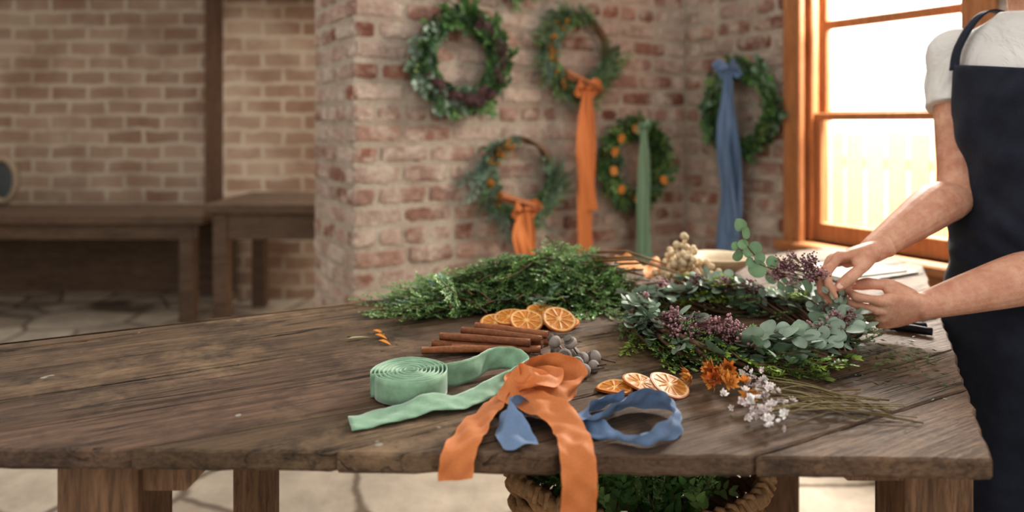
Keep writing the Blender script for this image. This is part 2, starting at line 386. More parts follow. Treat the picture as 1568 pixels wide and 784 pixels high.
for (x,y,s) in ((-.59,1.075,.115),(-.54,1.52,.075),(.74,2.02,.10),(.628,1.10,.10),(-1.42,1.08,.11)):
    mb.add(box((x,y,zu/2),(s,s,zu),bev=.006))
mb.obj('legs',M_leg,table,False)
mb=MB()
def bracket(x0,x1,y,w,h,ch):
    T=prism([A(x0,0),A(x1,0),A(x1,h*.35),A(x1-ch,h),A(x0,h)][::-1],-w/2,w/2,(1,1,1))
    V=np.stack([T[0][:,0],y+T[0][:,2],zu-T[0][:,1]],1); return (V,T[1],T[2])
mb.add(bracket(-.5325,-.43,1.075,.08,.062,.04)); 
T=bracket(-.578,-.45,1.10,.08,.06,.045); V=T[0].copy(); V[:,0]=-V[:,0]; mb.add((V,T[1],T[2]))
mb.add(box((-.565,1.31,zu-.035),(.05,.36,.07),bev=.004))
mb.add(box((.69,1.56,zu-.035),(.05,.86,.07),rot=-.13,bev=.004))
mb.obj('brackets',M_leg,table,False)
# ------------------------------------------------------------ plant templates
def needles(P,D,L,Wd,col,cj=.15,up=None):
    P=np.asarray(P);D=np.asarray(D);n=len(P);D=D/np.linalg.norm(D,axis=1)[:,None]
    Uv=rng.normal(0,.5,(n,3))+A(0,0,1);S=np.cross(D,Uv);S/=np.linalg.norm(S,axis=1)[:,None]+1e-9
    L=(np.ones(n)*L)[:,None];Wd=(np.ones(n)*Wd)[:,None]
    V=np.stack([P,P+D*L*.45+S*Wd,P+D*L,P+D*L*.45-S*Wd],1).reshape(-1,3)
    F=np.arange(4*n).reshape(n,4); c=np.asarray(col)*(1+rng.uniform(-cj,cj,(n,1)))
    return (V,[F],np.repeat(np.clip(c,0,1),4,0))
GR_CED=lin(74,108,60);GR_CED2=lin(136,166,104);GR_BLUE=lin(108,134,118);EUC=lin(140,156,138);EUC2=lin(106,128,106);BR=lin(116,88,64)
def frond(L=.24,nb=17,bl=.075,col=GR_CED,tip=GR_CED2,nl=.009,nw=.0019,droop=.05,stemc=BR):
    out=[];bend=U(-.15,.15)
    t=np.linspace(0,1,9); S=np.stack([t*L,bend*L*t**2,-droop*t**2+.006*np.sin(t*7)],1)
    out.append(tube(S,np.linspace(.0022,.0008,9),5,stemc))
    for i in range(nb):
        f=.10+.9*i/(nb-1); p=A(f*L,bend*L*f*f,-droop*f*f+.006*math.sin(f*7)); side=1 if i%2 else -1
        ang=side*math.radians(U(28,48))*(1 if f<.97 else .1)
        l=bl*(1-.65*f)*U(.75,1.15)*(.5+.5*min(1,f*5))
        dr=A(math.cos(ang),math.sin(ang),U(-.25,.35));dr=nz(dr);m=max(5,int(l/.0042))
        s=np.linspace(.05,1,m)[:,None];curl=A(.5,0,-.35)
        Q=p+dr*l*s+curl*(l*.25)*s**2
        dd=dr+curl*.5*s
        c=np.asarray(col)*(1-s)+np.asarray(tip)*s
        perp=nz(np.cross(dr,A(0,0,1)))
        for sd in (1,-1):
            D=dd+perp*sd*.75+rng.normal(0,.12,(m,3))+A(0,0,.18)
            out.append(needles(Q,D,nl*rng.uniform(.7,1.3,m),nw,c))
            if l>.035:
                for k in range(3,m-3,4):
                    q=Q[k];l2=l*.38*(1-.5*k/m)*U(.7,1.2);d2=nz(dd[k]+perp*sd*.9+A(0,0,U(-.2,.3)));m2=max(3,int(l2/.0045));s2=np.linspace(0.1,1,m2)[:,None]
                    Q2=q+d2*l2*s2;p2=nz(np.cross(d2,A(0,0,1)))
                    for e in (1,-1):
                        out.append(needles(Q2,d2+p2*e*.7+rng.normal(0,.1,(m2,3)),nl*.85,nw,np.asarray(col)*.4+np.asarray(tip)*.6*np.ones((m2,1))))
    return merge(out)
def leaf(L,Wd,col,fold=.15,curl=.1,tipr=.6,rows=6,rnd=False):
    t=np.linspace(0,1,rows)
    if rnd: t=.5-.5*np.cos(np.pi*t); w=Wd*np.sqrt(np.clip(1-(2*t-1)**2,0,1)); w[0]=Wd*.1; w[-1]=Wd*.15
    else: w=Wd*np.sin(np.pi*t**tipr)**.8;w[0]=Wd*.06;w[-1]=Wd*.04
    V=[]
    for i,tt in enumerate(t):
        z=-curl*L*tt*tt
        V+=[(tt*L,w[i],z+fold*w[i]),(tt*L,0,z),(tt*L,-w[i],z+fold*w[i])]
    V=np.array(V);C=np.tile(np.asarray(col),(len(V),1));C[1::3]*=1.18
    return (V,[gridF(rows,3,False)],C)
def leaf_sprig(L=.16,n=12,ll=.03,lw=.011,col=EUC,round_=False,stemc=BR,spread=55,jit=.15):
    out=[tube(np.stack([np.linspace(0,L,6),.008*np.sin(np.linspace(0,3,6)),-.1*L*np.linspace(0,1,6)**2],1),np.linspace(.0016,.0007,6),5,stemc)]
    for i in range(n):
        f=.12+.88*i/(n-1);p=A(f*L,.008*math.sin(f*3),-.1*L*f*f);side=1 if i%2 else -1
        a=side*math.radians(U(spread-20,spread+15))*(1-.8*(f>.97));D=A(math.cos(a),math.sin(a),U(-.3,.5))
        s=U(.7,1.15)*(1-.3*f)
        T=leaf(ll*s,(lw)*s,np.asarray(col)*U(1-jit,1+jit),U(.05,.3),U(-.05,.3),.6,8 if round_ else 6,round_)
        out.append((T[0]@fr((0,0,0),D,A(U(-.5,.5),U(-.5,.5),1))[:3,:3].T+p,T[1],T[2]))
    return merge(out)
BERRY=lin(166,126,130)
def berries(col=BERRY,n=34,r=.0026,spr=.020,L=.055,stemc=lin(130,90,84)):
    out=[]
    for i in range(n):
        d=nz(A(U(.2,1.6),rng.normal(0,.7),rng.normal(0,.7)));l=U(.4,1)*spr;p=A(L,0,0)+A(U(-.9,.3)*spr,0,0)+d*l
        if i%3==0: out.append(tube([A(L*.5,0,0),(p+A(L*.7,0,0))/2,p],[.0008,.0006,.0005],3,stemc))
        out.append(sph(p,r*U(.6,1.25),5,4,np.clip(np.asarray(col)*U(.5,1.5),0,1)))
    out.append(tube([(0,0,0),(L,0,0)],.0011,4,stemc))
    return merge(out)
FR=[frond() for _ in range(6)]
FRs=[frond(.13,11,.045,droop=.02,nl=.008) for _ in range(5)]
FRy=[frond(.13,11,.042,lin(104,136,56),lin(162,182,84),droop=.02) for _ in range(3)]
FRb=[frond(.22,14,.06,GR_BLUE,lin(144,166,150),nl=.011,nw=.0020) for _ in range(3)]
EUCr=[leaf_sprig(.12,8,.036,.0165,EUC,True,lin(130,106,90)) for _ in range(5)]
EUCd=[leaf_sprig(.13,10,.036,.016,EUC2,True) for _ in range(4)]
LFg=[leaf_sprig(.13,14,.040,.012,lin(84,120,66)) for _ in range(4)]
LFd=[leaf_sprig(.12,14,.038,.012,lin(60,88,54)) for _ in range(3)]
LFl=[leaf_sprig(.13,14,.038,.012,lin(126,154,94)) for _ in range(3)]
ROS=[leaf_sprig(.13,34,.030,.0032,lin(108,130,102),spread=45) for _ in range(4)]
BER=[berries() for _ in range(5)]
BERd=[berries(lin(132,98,102)) for _ in range(3)]
BERo=[berries(lin(206,140,60),12,.005,.02,.05) for _ in range(3)]
pick=lambda L:L[rng.integers(len(L))]
# ------------------------------------------------------------ wreath maker
def vine(mb,c,u,v,n,R,loops=6,r=.0042,spread=.016,col=BR,seg=70):
    for k in range(loops):
        th=np.linspace(0,2*np.pi,seg)+U(0,6);a1,a2,p1,p2=U(.4,1)*spread,U(.4,1)*spread,U(0,6),U(0,6);m1=rng.integers(3,7)
        rr=R+a1*np.sin(th*m1+p1)*.6+U(-.5,.5)*spread; h=a2*np.cos(th*m1+p1)
        P=c+np.outer(rr*np.cos(th),u)+np.outer(rr*np.sin(th),v)+np.outer(h,n)
        mb.add(tube(P,r*U(.6,1.2),5,np.asarray(col)*U(.7,1.4)))
def put(mb,c,u,v,n,R,TL,count,a0=0,a1=360,scale=(.8,1.1),out=(-.7,.8),lift=(.0,.5),off=(.0,.03),dr=1,rj=.02,mat=0):
    for i in range(count):
        th=math.radians(U(a0,a1));rad=math.cos(th)*u+math.sin(th)*v;tan=(-math.sin(th)*u+math.cos(th)*v)*dr
        p=c+rad*(R+U(-rj,rj))+n*U(*off)
        D=tan+rad*U(*out)+n*U(*lift)
        s=U(*scale); mb.add(pick(TL),fr(p-nz(D)*.05*s,D,n+.5*rng.normal(0,1,3),s),U(.75,1.2),mat)
def slice_T(r=.027,nseg=9,th=.0045,dark=1.0):
    K=nseg*10;rs=[0,.08,.25,.45,.65,.8,.86,.91,.96,1.0];ph=U(0,6);amp=U(.0,.0022)
    V=[];Cc=[]
    fl=lin(214,136,46);fd=lin(164,92,28);mem=lin(236,192,120);rind=lin(190,106,36);pith=lin(230,186,122)
    for top in (1,-1):
        for q in rs:
            for k in range(K):
                a=2*math.pi*k/K;m=(k%10)/10.;edge=min(m,1-m)
                z=top*th/2+amp*math.sin(2*a+ph)*q*q
                if q>=.955: c=rind
                elif q>=.86: c=pith
                elif q<.1: c=mem
                else:
                    c=mem if edge<.06+.03/q*.3 else (fl if (k*7+int(q*20))%5 else fd); z-=top*.0011*(edge>=.12)
                if q==1.0: z=top*th*.3+amp*math.sin(2*a+ph)
                V.append((q*r*math.cos(a)*(1+.02*math.sin(3*a+ph)),q*r*math.sin(a),z));Cc.append(c*dark*U(.92,1.08))
    n=len(rs);F1=gridF(n,K,True);F2=gridF(n,K,True)[:,::-1]+n*K
    j=np.arange(K);o=(n-1)*K;F3=np.stack([o+j,o+n*K+j,o+n*K+(j+1)%K,o+(j+1)%K],1)
    return (np.array(V),[F1,F2,F3],np.clip(np.array(Cc),0,1))
def cinnamon(L=.16,r=.0065):
    K=26;phi=np.linspace(0,3.3*np.pi,K);ro=r*(.38+.62*phi/phi[-1]);ri=ro-.0012
    O=np.stack([ro*np.cos(phi),ro*np.sin(phi)],1);I=np.stack([ri*np.cos(phi),ri*np.sin(phi)],1)[::-1];S=np.vstack([O,I]);m=len(S)
    xs=np.linspace(0,L,14);w1,w2=U(-.003,.003),U(-.003,.003);V=[];Cc=[]
    for x in xs:
        k=1+.05*math.sin(x*60+w1*900)
        for s in S: V.append((x,s[0]*k+w1*math.sin(x/L*3.1),s[1]*k+w2*math.sin(x/L*3.1)));Cc.append(lin(142,92,62)*U(.8,1.15))
    F=[gridF(len(xs),m,True)]
    for e in (0,len(xs)-1):
        F.append(np.array([[e*m+i,e*m+i+1,e*m+m-2-i,e*m+m-1-i] for i in range(K-1)]))
    return (np.array(V),F,np.array(Cc))
M_orange=attr_mat('dried_citrus',.42,120,.2,bumps=.3,bs=250,spec=.5,transl=.2)
M_cin=attr_mat('cinnamon_bark',.65,120,.3,bumps=.4,bs=180)
def ribbon(P,Wv,col,n=90,m=9,wr=.002,freq=3,lf=90):
    Q=cat(np.hstack([np.asarray(P,float),np.asarray(Wv,float)]),n);P=Q[:,:3];Wv=Q[:,3:]
    T=np.gradient(P,axis=0);T/=np.linalg.norm(T,axis=1)[:,None];Nn=np.cross(T,Wv);Nn/=np.linalg.norm(Nn,axis=1)[:,None]+1e-9
    s=np.linspace(-1,1,m);L=np.r_[0,np.cumsum(np.linalg.norm(np.diff(P,axis=0),axis=1))]
    ph=[U(0,6) for _ in range(4)]
    V=[];Cc=[]
    for i in range(n):
        for a in s:
            w=wr*(math.sin(L[i]*lf+a*freq+ph[0])+.6*math.sin(L[i]*lf*1.9-a*4+ph[1])+.5*math.sin(a*5+ph[2]+L[i]*lf*.33))
            ed=1+.02*math.sin(L[i]*300+ph[3])
            V.append(P[i]+Wv[i]*a*ed+Nn[i]*w);Cc.append(np.asarray(col)*(1.1 if abs(a)>.98 else 1))
    return (np.array(V),[gridF(n,m,False)],np.clip(np.array(Cc),0,1))
ORG=lin(204,126,74);BLU=lin(116,138,168);GRN=lin(134,166,138)
z3=A(0,0,1)
e1=np.r_[E1,0.];e2=np.r_[E2,0.]
def hang(knot,wdir,nrm,L,w,col,n=50,sway=.02,wr=.003):
    P=[];Q=[]
    for i in range(7):
        f=i/6;P.append(knot+nrm*(.03+.008*math.sin(f*6+sway*50))-z3*L*f+wdir*sway*math.sin(f*4))
        k=.35+.65*min(1,f*2.2); Q.append(wdir*w*k+nrm*w*.18*math.sin(f*4+sway*80))
    return ribbon(P,Q,col,n,13,wr,6,10)
def knot_T(mb,k,wd,nr,w,col):
    for sgn in (1,-1):
        P=[k+nr*.03,k+wd*sgn*w*1.0+nr*.05+z3*.02,k+wd*sgn*w*1.7+nr*.045-z3*.005,k+wd*sgn*w*1.0+nr*.03-z3*.03,k+nr*.035]
        Q=[z3*w*.3,z3*w*.6,(z3+nr)*w*.5,z3*w*.5,z3*w*.3]
        mb.add(ribbon(P,Q,col,30,7,.002),mat=1)
    P=[k+nr*.025+z3*.016,k+nr*.055,k+nr*.025-z3*.018];mb.add(ribbon(P,[wd*w*.4]*3,col,14,7,.0015),mat=1)
def mk_wreath(name,c,u,n,R,fn):
    mb=MB();fn(mb,c,u,z3,n,R)
    mb.V=[V+np.outer(np.maximum(0,-.028-(V-c)@n),n) for V in mb.V]   # leaves press flat against the wall, never through it
    return mb.obj(name,[M_leaf,M_fab,M_orange,M_cin],smooth=True)
def wr1(mb,c,u,v,n,R):
    vine(mb,c,u,v,n,R,10,.006)
    put(mb,c,u,v,n,R,LFd+EUCd,55,120,395,(.9,1.3));put(mb,c,u,v,n,R,LFg+LFd,90,140,395,(.9,1.35));put(mb,c,u,v,n,R,LFl,26,120,390,(.9,1.3));put(mb,c,u,v,n,R,EUCr,26,130,250,(.9,1.3),out=(-.4,1.2))
    put(mb,c,u,v,n,R,LFg,34,20,100,(.8,1.2));put(mb,c,u,v,n,R,BERd,40,200,310,(.9,1.5),off=(.03,.06));put(mb,c,u,v,n,R,BERd,24,-30,70,(.8,1.3),off=(.03,.06));put(mb,c,u,v,n,R,LFd,36,20,120,(.7,.9))
def wr2(mb,c,u,v,n,R):
    vine(mb,c,u,v,n,R,12,.006)
    put(mb,c,u,v,n,R,ROS+FRs,90,85,350,(1.0,1.4),out=(-.6,1.2));put(mb,c,u,v,n,R,LFd+ROS,50,95,365,(.9,1.2));put(mb,c,u,v,n,R,FRb,22,110,250,(.5,.8));put(mb,c,u,v,n,R,BERo,18,110,250,(.6,1),off=(.02,.06));put(mb,c,u,v,n,R,FRs+ROS,18,60,110,(.6,.9))
    k=c+u*0.0-v*R*.92+n*.035
    for i in range(3): mb.add(cinnamon(.22,.009),fr(k-u*.12+v*(.05+.014*i)+n*.03+n*.02*(i%2),u*1-v*.35,n),1.4,3)
    mb.add(hang(k,u,n,.78,.048,ORG,60,.012),mat=1);mb.add(hang(k+n*.008,u,n,.58,.040,ORG*1.08,50,-.03),mat=1);knot_T(mb,k,u,n,.04,ORG)
def wr3(mb,c,u,v,n,R):
    vine(mb,c,u,v,n,R,12,.006)
    put(mb,c,u,v,n,R,ROS+FRb,66,95,350,(.7,1.1),out=(-.6,1.2));put(mb,c,u,v,n,R,ROS+EUCd,55,95,370,(.8,1.2));put(mb,c,u,v,n,R,BERo,20,110,230,(.6,1),off=(.02,.06));put(mb,c,u,v,n,R,FRs,40,180,340,(.8,1.2))
    k=c-u*.02-v*R*.80+n*.035
    for i in range(3): mb.add(cinnamon(.22,.009),fr(k-u*.13+v*(.05+.014*i)+n*.03+n*.02*(i%2),u*1-v*.3,n),1.4,3)
    mb.add(hang(k,u,n,.36,.048,ORG,40,.015),mat=1);mb.add(hang(k+n*.008,u,n,.26,.042,ORG*1.08,40,-.035),mat=1);knot_T(mb,k,u,n,.04,ORG)
def wr4(mb,c,u,v,n,R):
    vine(mb,c,u,v,n,R,7,.005)
    put(mb,c,u,v,n,R,LFg+LFd,115,0,360,(.9,1.25));put(mb,c,u,v,n,R,LFl,36,0,360,(.8,1.2));put(mb,c,u,v,n,R,FRs,40,0,360,(.8,1.2),out=(-.6,1.1));put(mb,c,u,v,n,R,BERo,12,100,260,(.6,1))
    for a in (100,135,160,190,225,262,330): 
        th=math.radians(a);mb.add(slice_T(.024),fr(c+(math.cos(th)*u+math.sin(th)*v)*R+n*.06,u+.3*v,n+.4*rng.normal(0,1,3)),None,2)
    k=c+v*R*1.05+n*.035
    mb.add(hang(k,u,n,.80,.042,GRN*.9,70,.02,.003),mat=1);mb.add(hang(k+n*.008+u*.01,u,n,.68,.036,GRN,60,-.02,.003),mat=1);knot_T(mb,k,u,n,.025,GRN)
def wr5(mb,c,u,v,n,R):
    vine(mb,c,u,v,n,R,7,.005)
    put(mb,c,u,v,n,R,LFg+LFd+EUCd,110,0,360,(.9,1.3));put(mb,c,u,v,n,R,FRs,50,0,360,(.8,1.2),out=(-.6,1.1));put(mb,c,u,v,n,R,LFl,26,0,360,(.7,1.1));put(mb,c,u,v,n,R,BERo,8,0,360,(.6,.8))
    k=c+v*R*1.05-u*.02+n*.035
    mb.add(hang(k,u,n,.88,.062,BLU*.9,70,.015,.004),mat=1);mb.add(hang(k+n*.008,u,n,.80,.05,BLU,60,-.02,.004),mat=1);knot_T(mb,k,u,n,.045,BLU)
def wr6(mb,c,u,v,n,R):
    vine(mb,c,u,v,n,R,7,.005);put(mb,c,u,v,n,R,LFg+LFd,100,0,360)
n1=e2;gap=.035
mk_wreath('eucalyptus_wreath',W(.470-LW,gap,1.565),e1,n1,.18,wr1)
mk_wreath('rosemary_wreath',W(1.096-LW,gap,1.62),e1,n1,.175,wr2)
mk_wreath('olive_wreath',W(.775-LW,gap,1.045),e1,n1,.17,wr3)
mk_wreath('citrus_wreath',W(1.44-LW,gap,1.09),e1,n1,.175,wr4)
mk_wreath('hanging_leaf_wreath',W(.775-LW,gap,2.06),e1,n1,.17,wr6)
mk_wreath('blue_ribbon_wreath',W(-gap,.4106,1.36),e2,-e1,.185,wr5)
# ------------------------------------------------------------ evergreen pile
mb=MB();pc=A(.05,1.78,ZT);pu=nz(A(.95,.33,0));pv=A(-pu[1],pu[0],0)
for i in range(190):
    a=U(-1,1);b=U(-1,1)
    if a*a+b*b>1.05: continue
    h=.012+.12*max(0,1-a*a*.8-b*b*.8)*U(.15,1)
    p=pc+pu*a*.25+pv*b*.10+z3*h
    ang=math.radians(rng.normal(205,55)) if rng.random()<.68 else U(0,6.28)
    D=A(math.cos(ang),math.sin(ang)*.8,U(-.12,.28)-.12*(h>.06))
    T=pick(FR) if rng.random()<.75 else pick(FRb)
    M=fr(p-nz(D)*.09,D,z3+.35*rng.normal(0,1,3),U(.8,1.12));V=T[0]@M[:3,:3].T+M[:3,3];V[:,2]=np.maximum(V[:,2],ZT+.002+rng.uniform(0,.006,len(V)))
    mb.add((V,T[1],T[2]),None,U(.65,1.35))
for i in range(6):
    p=pc+A(U(-.05,.3),U(-.02,.12),U(.06,.10));mb.add(tube([p,p+A(.10,-.03,.01),p+A(.2,-.05,-.02)],[.004,.003,.002],6,lin(134,102,68)))
mb.obj('evergreen_branches',M_leaf)
# ------------------------------------------------------------ wreath on table
mb=MB();c=A(.462,1.465,ZT+.020);u=A(1,0,0);v=A(0,1,0);R=.195
vine(mb,c,u,v,z3,R,18,.0055,.028,lin(104,80,62))
def putf(*a,**k):
    m2=MB();put(m2,*a,**k);T=m2.T();V=T[0].copy();V[:,2]=np.maximum(V[:,2],ZT+.003);mb.add((V,T[1],T[2]))
LL=(-.05,.18)
putf(c,u,v,z3,R,FRs,44,0,360,(.7,1.05),off=(-.01,.03),lift=LL,out=(-.4,.6))
putf(c,u,v,z3,R,FRs+FRy,40,185,285,(.8,1.2),off=(-.01,.025),lift=LL,out=(-.2,1.0))
putf(c,u,v,z3,R,FRy,18,20,110,(.8,1.1),off=(.01,.05),lift=(.0,.4),out=(-.4,.5))
putf(c,u,v,z3,R,FRs,22,320,400,(.8,1.1),off=(.0,.03),out=(0,1.1),lift=LL)
putf(c,u,v,z3,R,EUCd,26,0,360,(.8,1.1),off=(.01,.04),lift=(.0,.35),out=(-.5,.8))
putf(c,u,v,z3,R,EUCr,44,0,360,(.75,1.1),off=(.015,.045),lift=(.0,.45),out=(-.6,.9))
putf(c,u,v,z3,R,EUCr,12,250,330,(.9,1.1),off=(.02,.04),lift=(.0,.4),out=(-.5,.5))
putf(c,u,v,z3,R,EUCr,8,60,150,(.9,1.1),off=(.03,.05),lift=(.1,.5),out=(-.5,.5))
putf(c,u,v,z3,R,BER,12,0,360,(.9,1.2),off=(.02,.045),lift=(.0,.4),out=(-.5,.6))
putf(c,u,v,z3,R,BER,13,205,260,(1,1.3),off=(.03,.055),lift=(.0,.4),out=(-.5,.6))
putf(c,u,v,z3,R,BER,8,295,345,(1,1.3),off=(.03,.055),lift=(.0,.4),out=(-.5,.6))
putf(c,u,v,z3,R,BER,7,60,130,(1,1.2),off=(.04,.06),lift=(.1,.5),out=(-.5,.6))
mb.obj('eucalyptus_table_wreath',M_leaf)
# ------------------------------------------------------------ orange slices
mb=MB()
for (x,y,z,tx,ty) in ((-.033,1.53,.005,.05,-.25),(.030,1.50,.012,.1,-.45),(.098,1.50,.012,.2,-.55),(.065,1.585,.020,.0,-.15),(.005,1.56,.010,.1,.0),(.045,1.55,.012,.0,-.1),(.11,1.55,.006,0,-.05),(-.005,1.55,.014,-.1,-.2)):
    mb.add(slice_T(.036 if z<.02 else .034),fr(A(x,y,ZT+z+abs(ty)*.028),A(1,0,-tx),A(tx,ty,1)),U(.9,1.1))
mb.obj('dried_orange_slices',M_orange)
mb=MB()
for (x,y,z,tx,ty) in ((.168,1.175,.004,.0,0),(.212,1.185,.008,.25,-.12),(.255,1.165,.012,.25,-.26)):
    mb.add(slice_T(.030 if x<.24 else .033),fr(A(x,y,ZT+z),A(1,0.2,-tx),A(tx,ty,1)),U(.9,1.1))
mb.obj('dried_orange_slices',M_orange)
# ------------------------------------------------------------ cinnamon sticks
mb=MB()
for (x,y,z,ang,L) in ((-.155,1.40,.008,-8,.19),(-.14,1.425,.008,-14,.18),(-.115,1.375,.008,-4,.17),(-.10,1.45,.008,-20,.17),(-.14,1.405,.021,-14,.18),(-.10,1.44,.022,-22,.17),(-.085,1.475,.008,-20,.17),(-.17,1.355,.008,3,.18),(-.075,1.48,.020,-24,.16)):
    a=math.radians(ang);mb.add(cinnamon(L,.0082),fr(A(x,y,ZT+z),A(math.cos(a),math.sin(a),0),A(0,U(-.6,.6),1)),U(.8,1.2))
mb.obj('cinnamon_sticks',M_cin)
# ------------------------------------------------------------ gumnut seed pods
mb=MB()
def gumnut(s=1):
    P=[(0,0,0),(.003,0,0),(.008,0,0),(.014,0,0),(.018,0,0),(.020,0,0),(.023,0,0),(.024,0,0)]
    T=tube(P,np.array([.003,.008,.0115,.0112,.008,.0066,.0078,.003]),12,lin(150,140,132),22);V=T[0]*s
    a=np.arctan2(V[:,2],V[:,1]);V[:,1:]*=(1+.06*np.sin(a*6))[:,None]
    T2=tube([(-.022*s,.002,0),(.001,0,0)],.0016*s,5,lin(104,88,76));return merge([(V,T[1],T[2]*(.5+.6*(V[:,0:1]<.016*s))),T2])
for (x,y,z) in ((.048,1.27,.011),(.075,1.285,.011),(.062,1.30,.011),(.10,1.30,.012),(.115,1.26,.012),(.135,1.29,.011),(.095,1.33,.011),(.125,1.32,.011),(.085,1.305,.03),(.11,1.295,.031),(.150,1.255,.011),(.07,1.255,.011),(.095,1.27,.026),(.160,1.29,.011),(.135,1.235,.011)):
    mb.add(gumnut(U(.95,1.2)),fr(A(x,y,ZT+z+.002),rng.normal(0,1,3)*A(1,1,.35),z3),U(.7,1.2))
mb.obj('gumnut_seed_pods',M_dry)
# ------------------------------------------------------------ green ribbon roll
mb=MB();cc=A(-.164,1.157,ZT+.021)
th=np.linspace(0,2*np.pi*8.5,360);r=.006+.056*th/th[-1];off=.3;hw=.019
P=np.stack([cc[0]+r*np.cos(th+off),cc[1]+r*np.sin(th+off),cc[2]+.0008*np.sin(th*3.3)],1)
m=5;s=np.linspace(-1,1,m);V=(P[:,None,:]+s[None,:,None]*A(0,0,hw)).reshape(-1,3)
Cc=np.tile(GRN,(len(V),1));Cc[0::m]*=1.1;Cc[m-1::m]*=1.2
mb.add((V,[gridF(len(P),m,False)],np.clip(Cc,0,1)))
endp=P[-1]
tail=[endp,endp+A(.03,.005,.0),A(-.078,1.20,.872),A(-.040,1.255,.874),A(.000,1.262,.874),A(.018,1.225,.871),A(.000,1.175,.871),A(-.035,1.138,.867),A(-.075,1.105,.860),A(-.12,1.085,.866),A(-.17,1.06,.859),A(-.232,1.028,.857)]
tw=[z3*hw,z3*hw,A(0,.002,.019),A(.002,.006,.018),A(.006,.006,.017),A(.010,.006,.015),A(.006,.012,.013),A(-.003,.016,.009),A(-.007,.018,.004),A(-.007,.018,.006),A(-.008,.018,.003),A(-.007,.018,.003)]
mb.add(ribbon(tail,tw,GRN,110,9,.0011))
o=mb.obj('green_velvet_ribbon',M_velvet)
sm=o.modifiers.new('thick','SOLIDIFY');sm.thickness=.0014
# ------------------------------------------------------------ orange ribbon
mb=MB();w=.023
P=[A(-.074,.934,.822),A(-.070,.943,.852),A(-.060,.975,.862),A(-.046,1.03,.864),A(-.018,1.09,.872),A(.005,1.13,.888),A(.045,1.175,.892),A(.088,1.16,.890),A(.106,1.12,.880),A(.078,1.09,.880),A(.03,1.09,.896),A(-.004,1.10,.898),A(.000,1.075,.882),A(.034,1.045,.882),A(.066,1.01,.878),A(.080,.975,.868),A(.084,.935,.862),A(.086,.917,.835),A(.085,.916,.78),A(.088,.918,.72),A(.086,.916,.66)]
Q=[A(w,0,.002),A(w,.003,0),A(w,-.004,.002),A(w*.9,-.01,.004),A(w*.7,-.01,.012),A(.008,-.012,.016),A(.0,-.012,.020),A(.012,.0,.019),A(.012,.012,.014),A(.004,.02,.010),A(.0,.016,.016),A(.014,.002,.018),A(.018,.008,.008),A(.016,.014,.008),A(.018,.013,.006),A(.022,.006,.002),A(w,.0,.0),A(w,0,0),A(w,.004,0),A(w,-.004,0),A(w,.003,0)]
mb.add(ribbon(P,Q,ORG,190,11,.0022))
P=[A(-.01,1.10,.868),A(.02,1.07,.892),A(.05,1.085,.900),A(.062,1.12,.893),A(.03,1.15,.880),A(.0,1.14,.868),A(.02,1.10,.862)]
Q=[A(.01,.012,.01),A(.008,-.014,.012),A(.014,-.008,-.010),A(.018,.008,.006),A(.0,.016,.012),A(-.012,.008,.014),A(-.01,-.01,.012)]
mb.add(ribbon(P,Q,ORG*1.03,80,9,.0022))
mb.obj('orange_silk_ribbon',M_fab)
# ------------------------------------------------------------ blue ribbon
mb=MB()
P=[A(.014,.955,.8565),A(-.004,1.00,.866),A(-.010,1.035,.872),A(.022,1.06,.868),A(.07,1.03,.862),A(.118,1.02,.868),A(.160,1.06,.872),A(.205,1.085,.872),A(.236,1.055,.872),A(.228,.995,.871),A(.188,.958,.869),A(.146,.968,.862),A(.116,1.00,.860),A(.095,1.045,.860),A(.13,1.08,.866),A(.17,1.10,.866)]
Q=[A(.022,.006,.002),A(.020,.006,.010),A(.006,-.004,.020),A(.0,-.012,.016),A(-.004,-.018,.009),A(.004,-.016,.012),A(.008,-.012,.016),A(.004,-.008,.018),A(-.008,-.006,.017),A(-.006,-.004,.018),A(.0,-.010,.017),A(.004,-.016,.010),A(.014,.010,.008),A(.016,.0,.008),A(.01,-.008,.014),A(.004,-.008,.012)]
mb.add(ribbon(P,Q,BLU,170,11,.0025));mb.obj('blue_silk_ribbon',M_fab)
# ------------------------------------------------------------ dried flower bunch
mb=MB()
def flower(col,r=.014,np_=26,pl=.012,pw=.0034):
    out=[]
    for i in range(np_):
        f=i/np_;el=math.radians(85-80*f);a=i*2.4;D=A(math.cos(a)*math.cos(el),math.sin(a)*math.cos(el),math.sin(el))
        T=leaf(pl*(.7+.5*f),pw,np.asarray(col)*U(.75,1.2),.3,-.4,.7,4);out.append((T[0]@fr((0,0,0),D,z3+D*.1+A(.01,.02,0))[:3,:3].T+D*r*.25,T[1],T[2]))
    return merge(out)
FO=[flower(lin(206,132,60)),flower(lin(186,104,50)),flower(lin(216,156,84))]
FW=[flower(lin(242,232,226),.008,16,.006,.0024),flower(lin(228,214,212),.007,14,.005,.0022)]
heads=[]
for i in range(16): heads.append((A(.33+U(-.035,.04),1.13+U(-.045,.055),ZT+U(.012,.045)),FO,U(.8,1.3)))
for i in range(84):
    k=[(.362,1.02),(.398,1.09),(.395,1.16),(.355,1.05)][i%4];heads.append((A(k[0]+rng.normal(0,.012),k[1]+rng.normal(0,.017),ZT+U(.008,.04)),FW,U(.7,1.15)))
for p,L,s in heads:
    mb.add(pick(L),fr(p,rng.normal(0,1,3),A(-.4,-.5,1)+.5*rng.normal(0,1,3),s),U(.85,1.12))
    if rng.random()<.35:
        e=A(.52+U(-.03,.09),1.085+U(-.05,.06),ZT+.004);mid=(p+e)/2+A(0,U(-.012,.012),.006)
        mb.add(tube([p,mid,e],[.0009,.0009,.0007],4,lin(126,112,76)*U(.6,1.2),8))
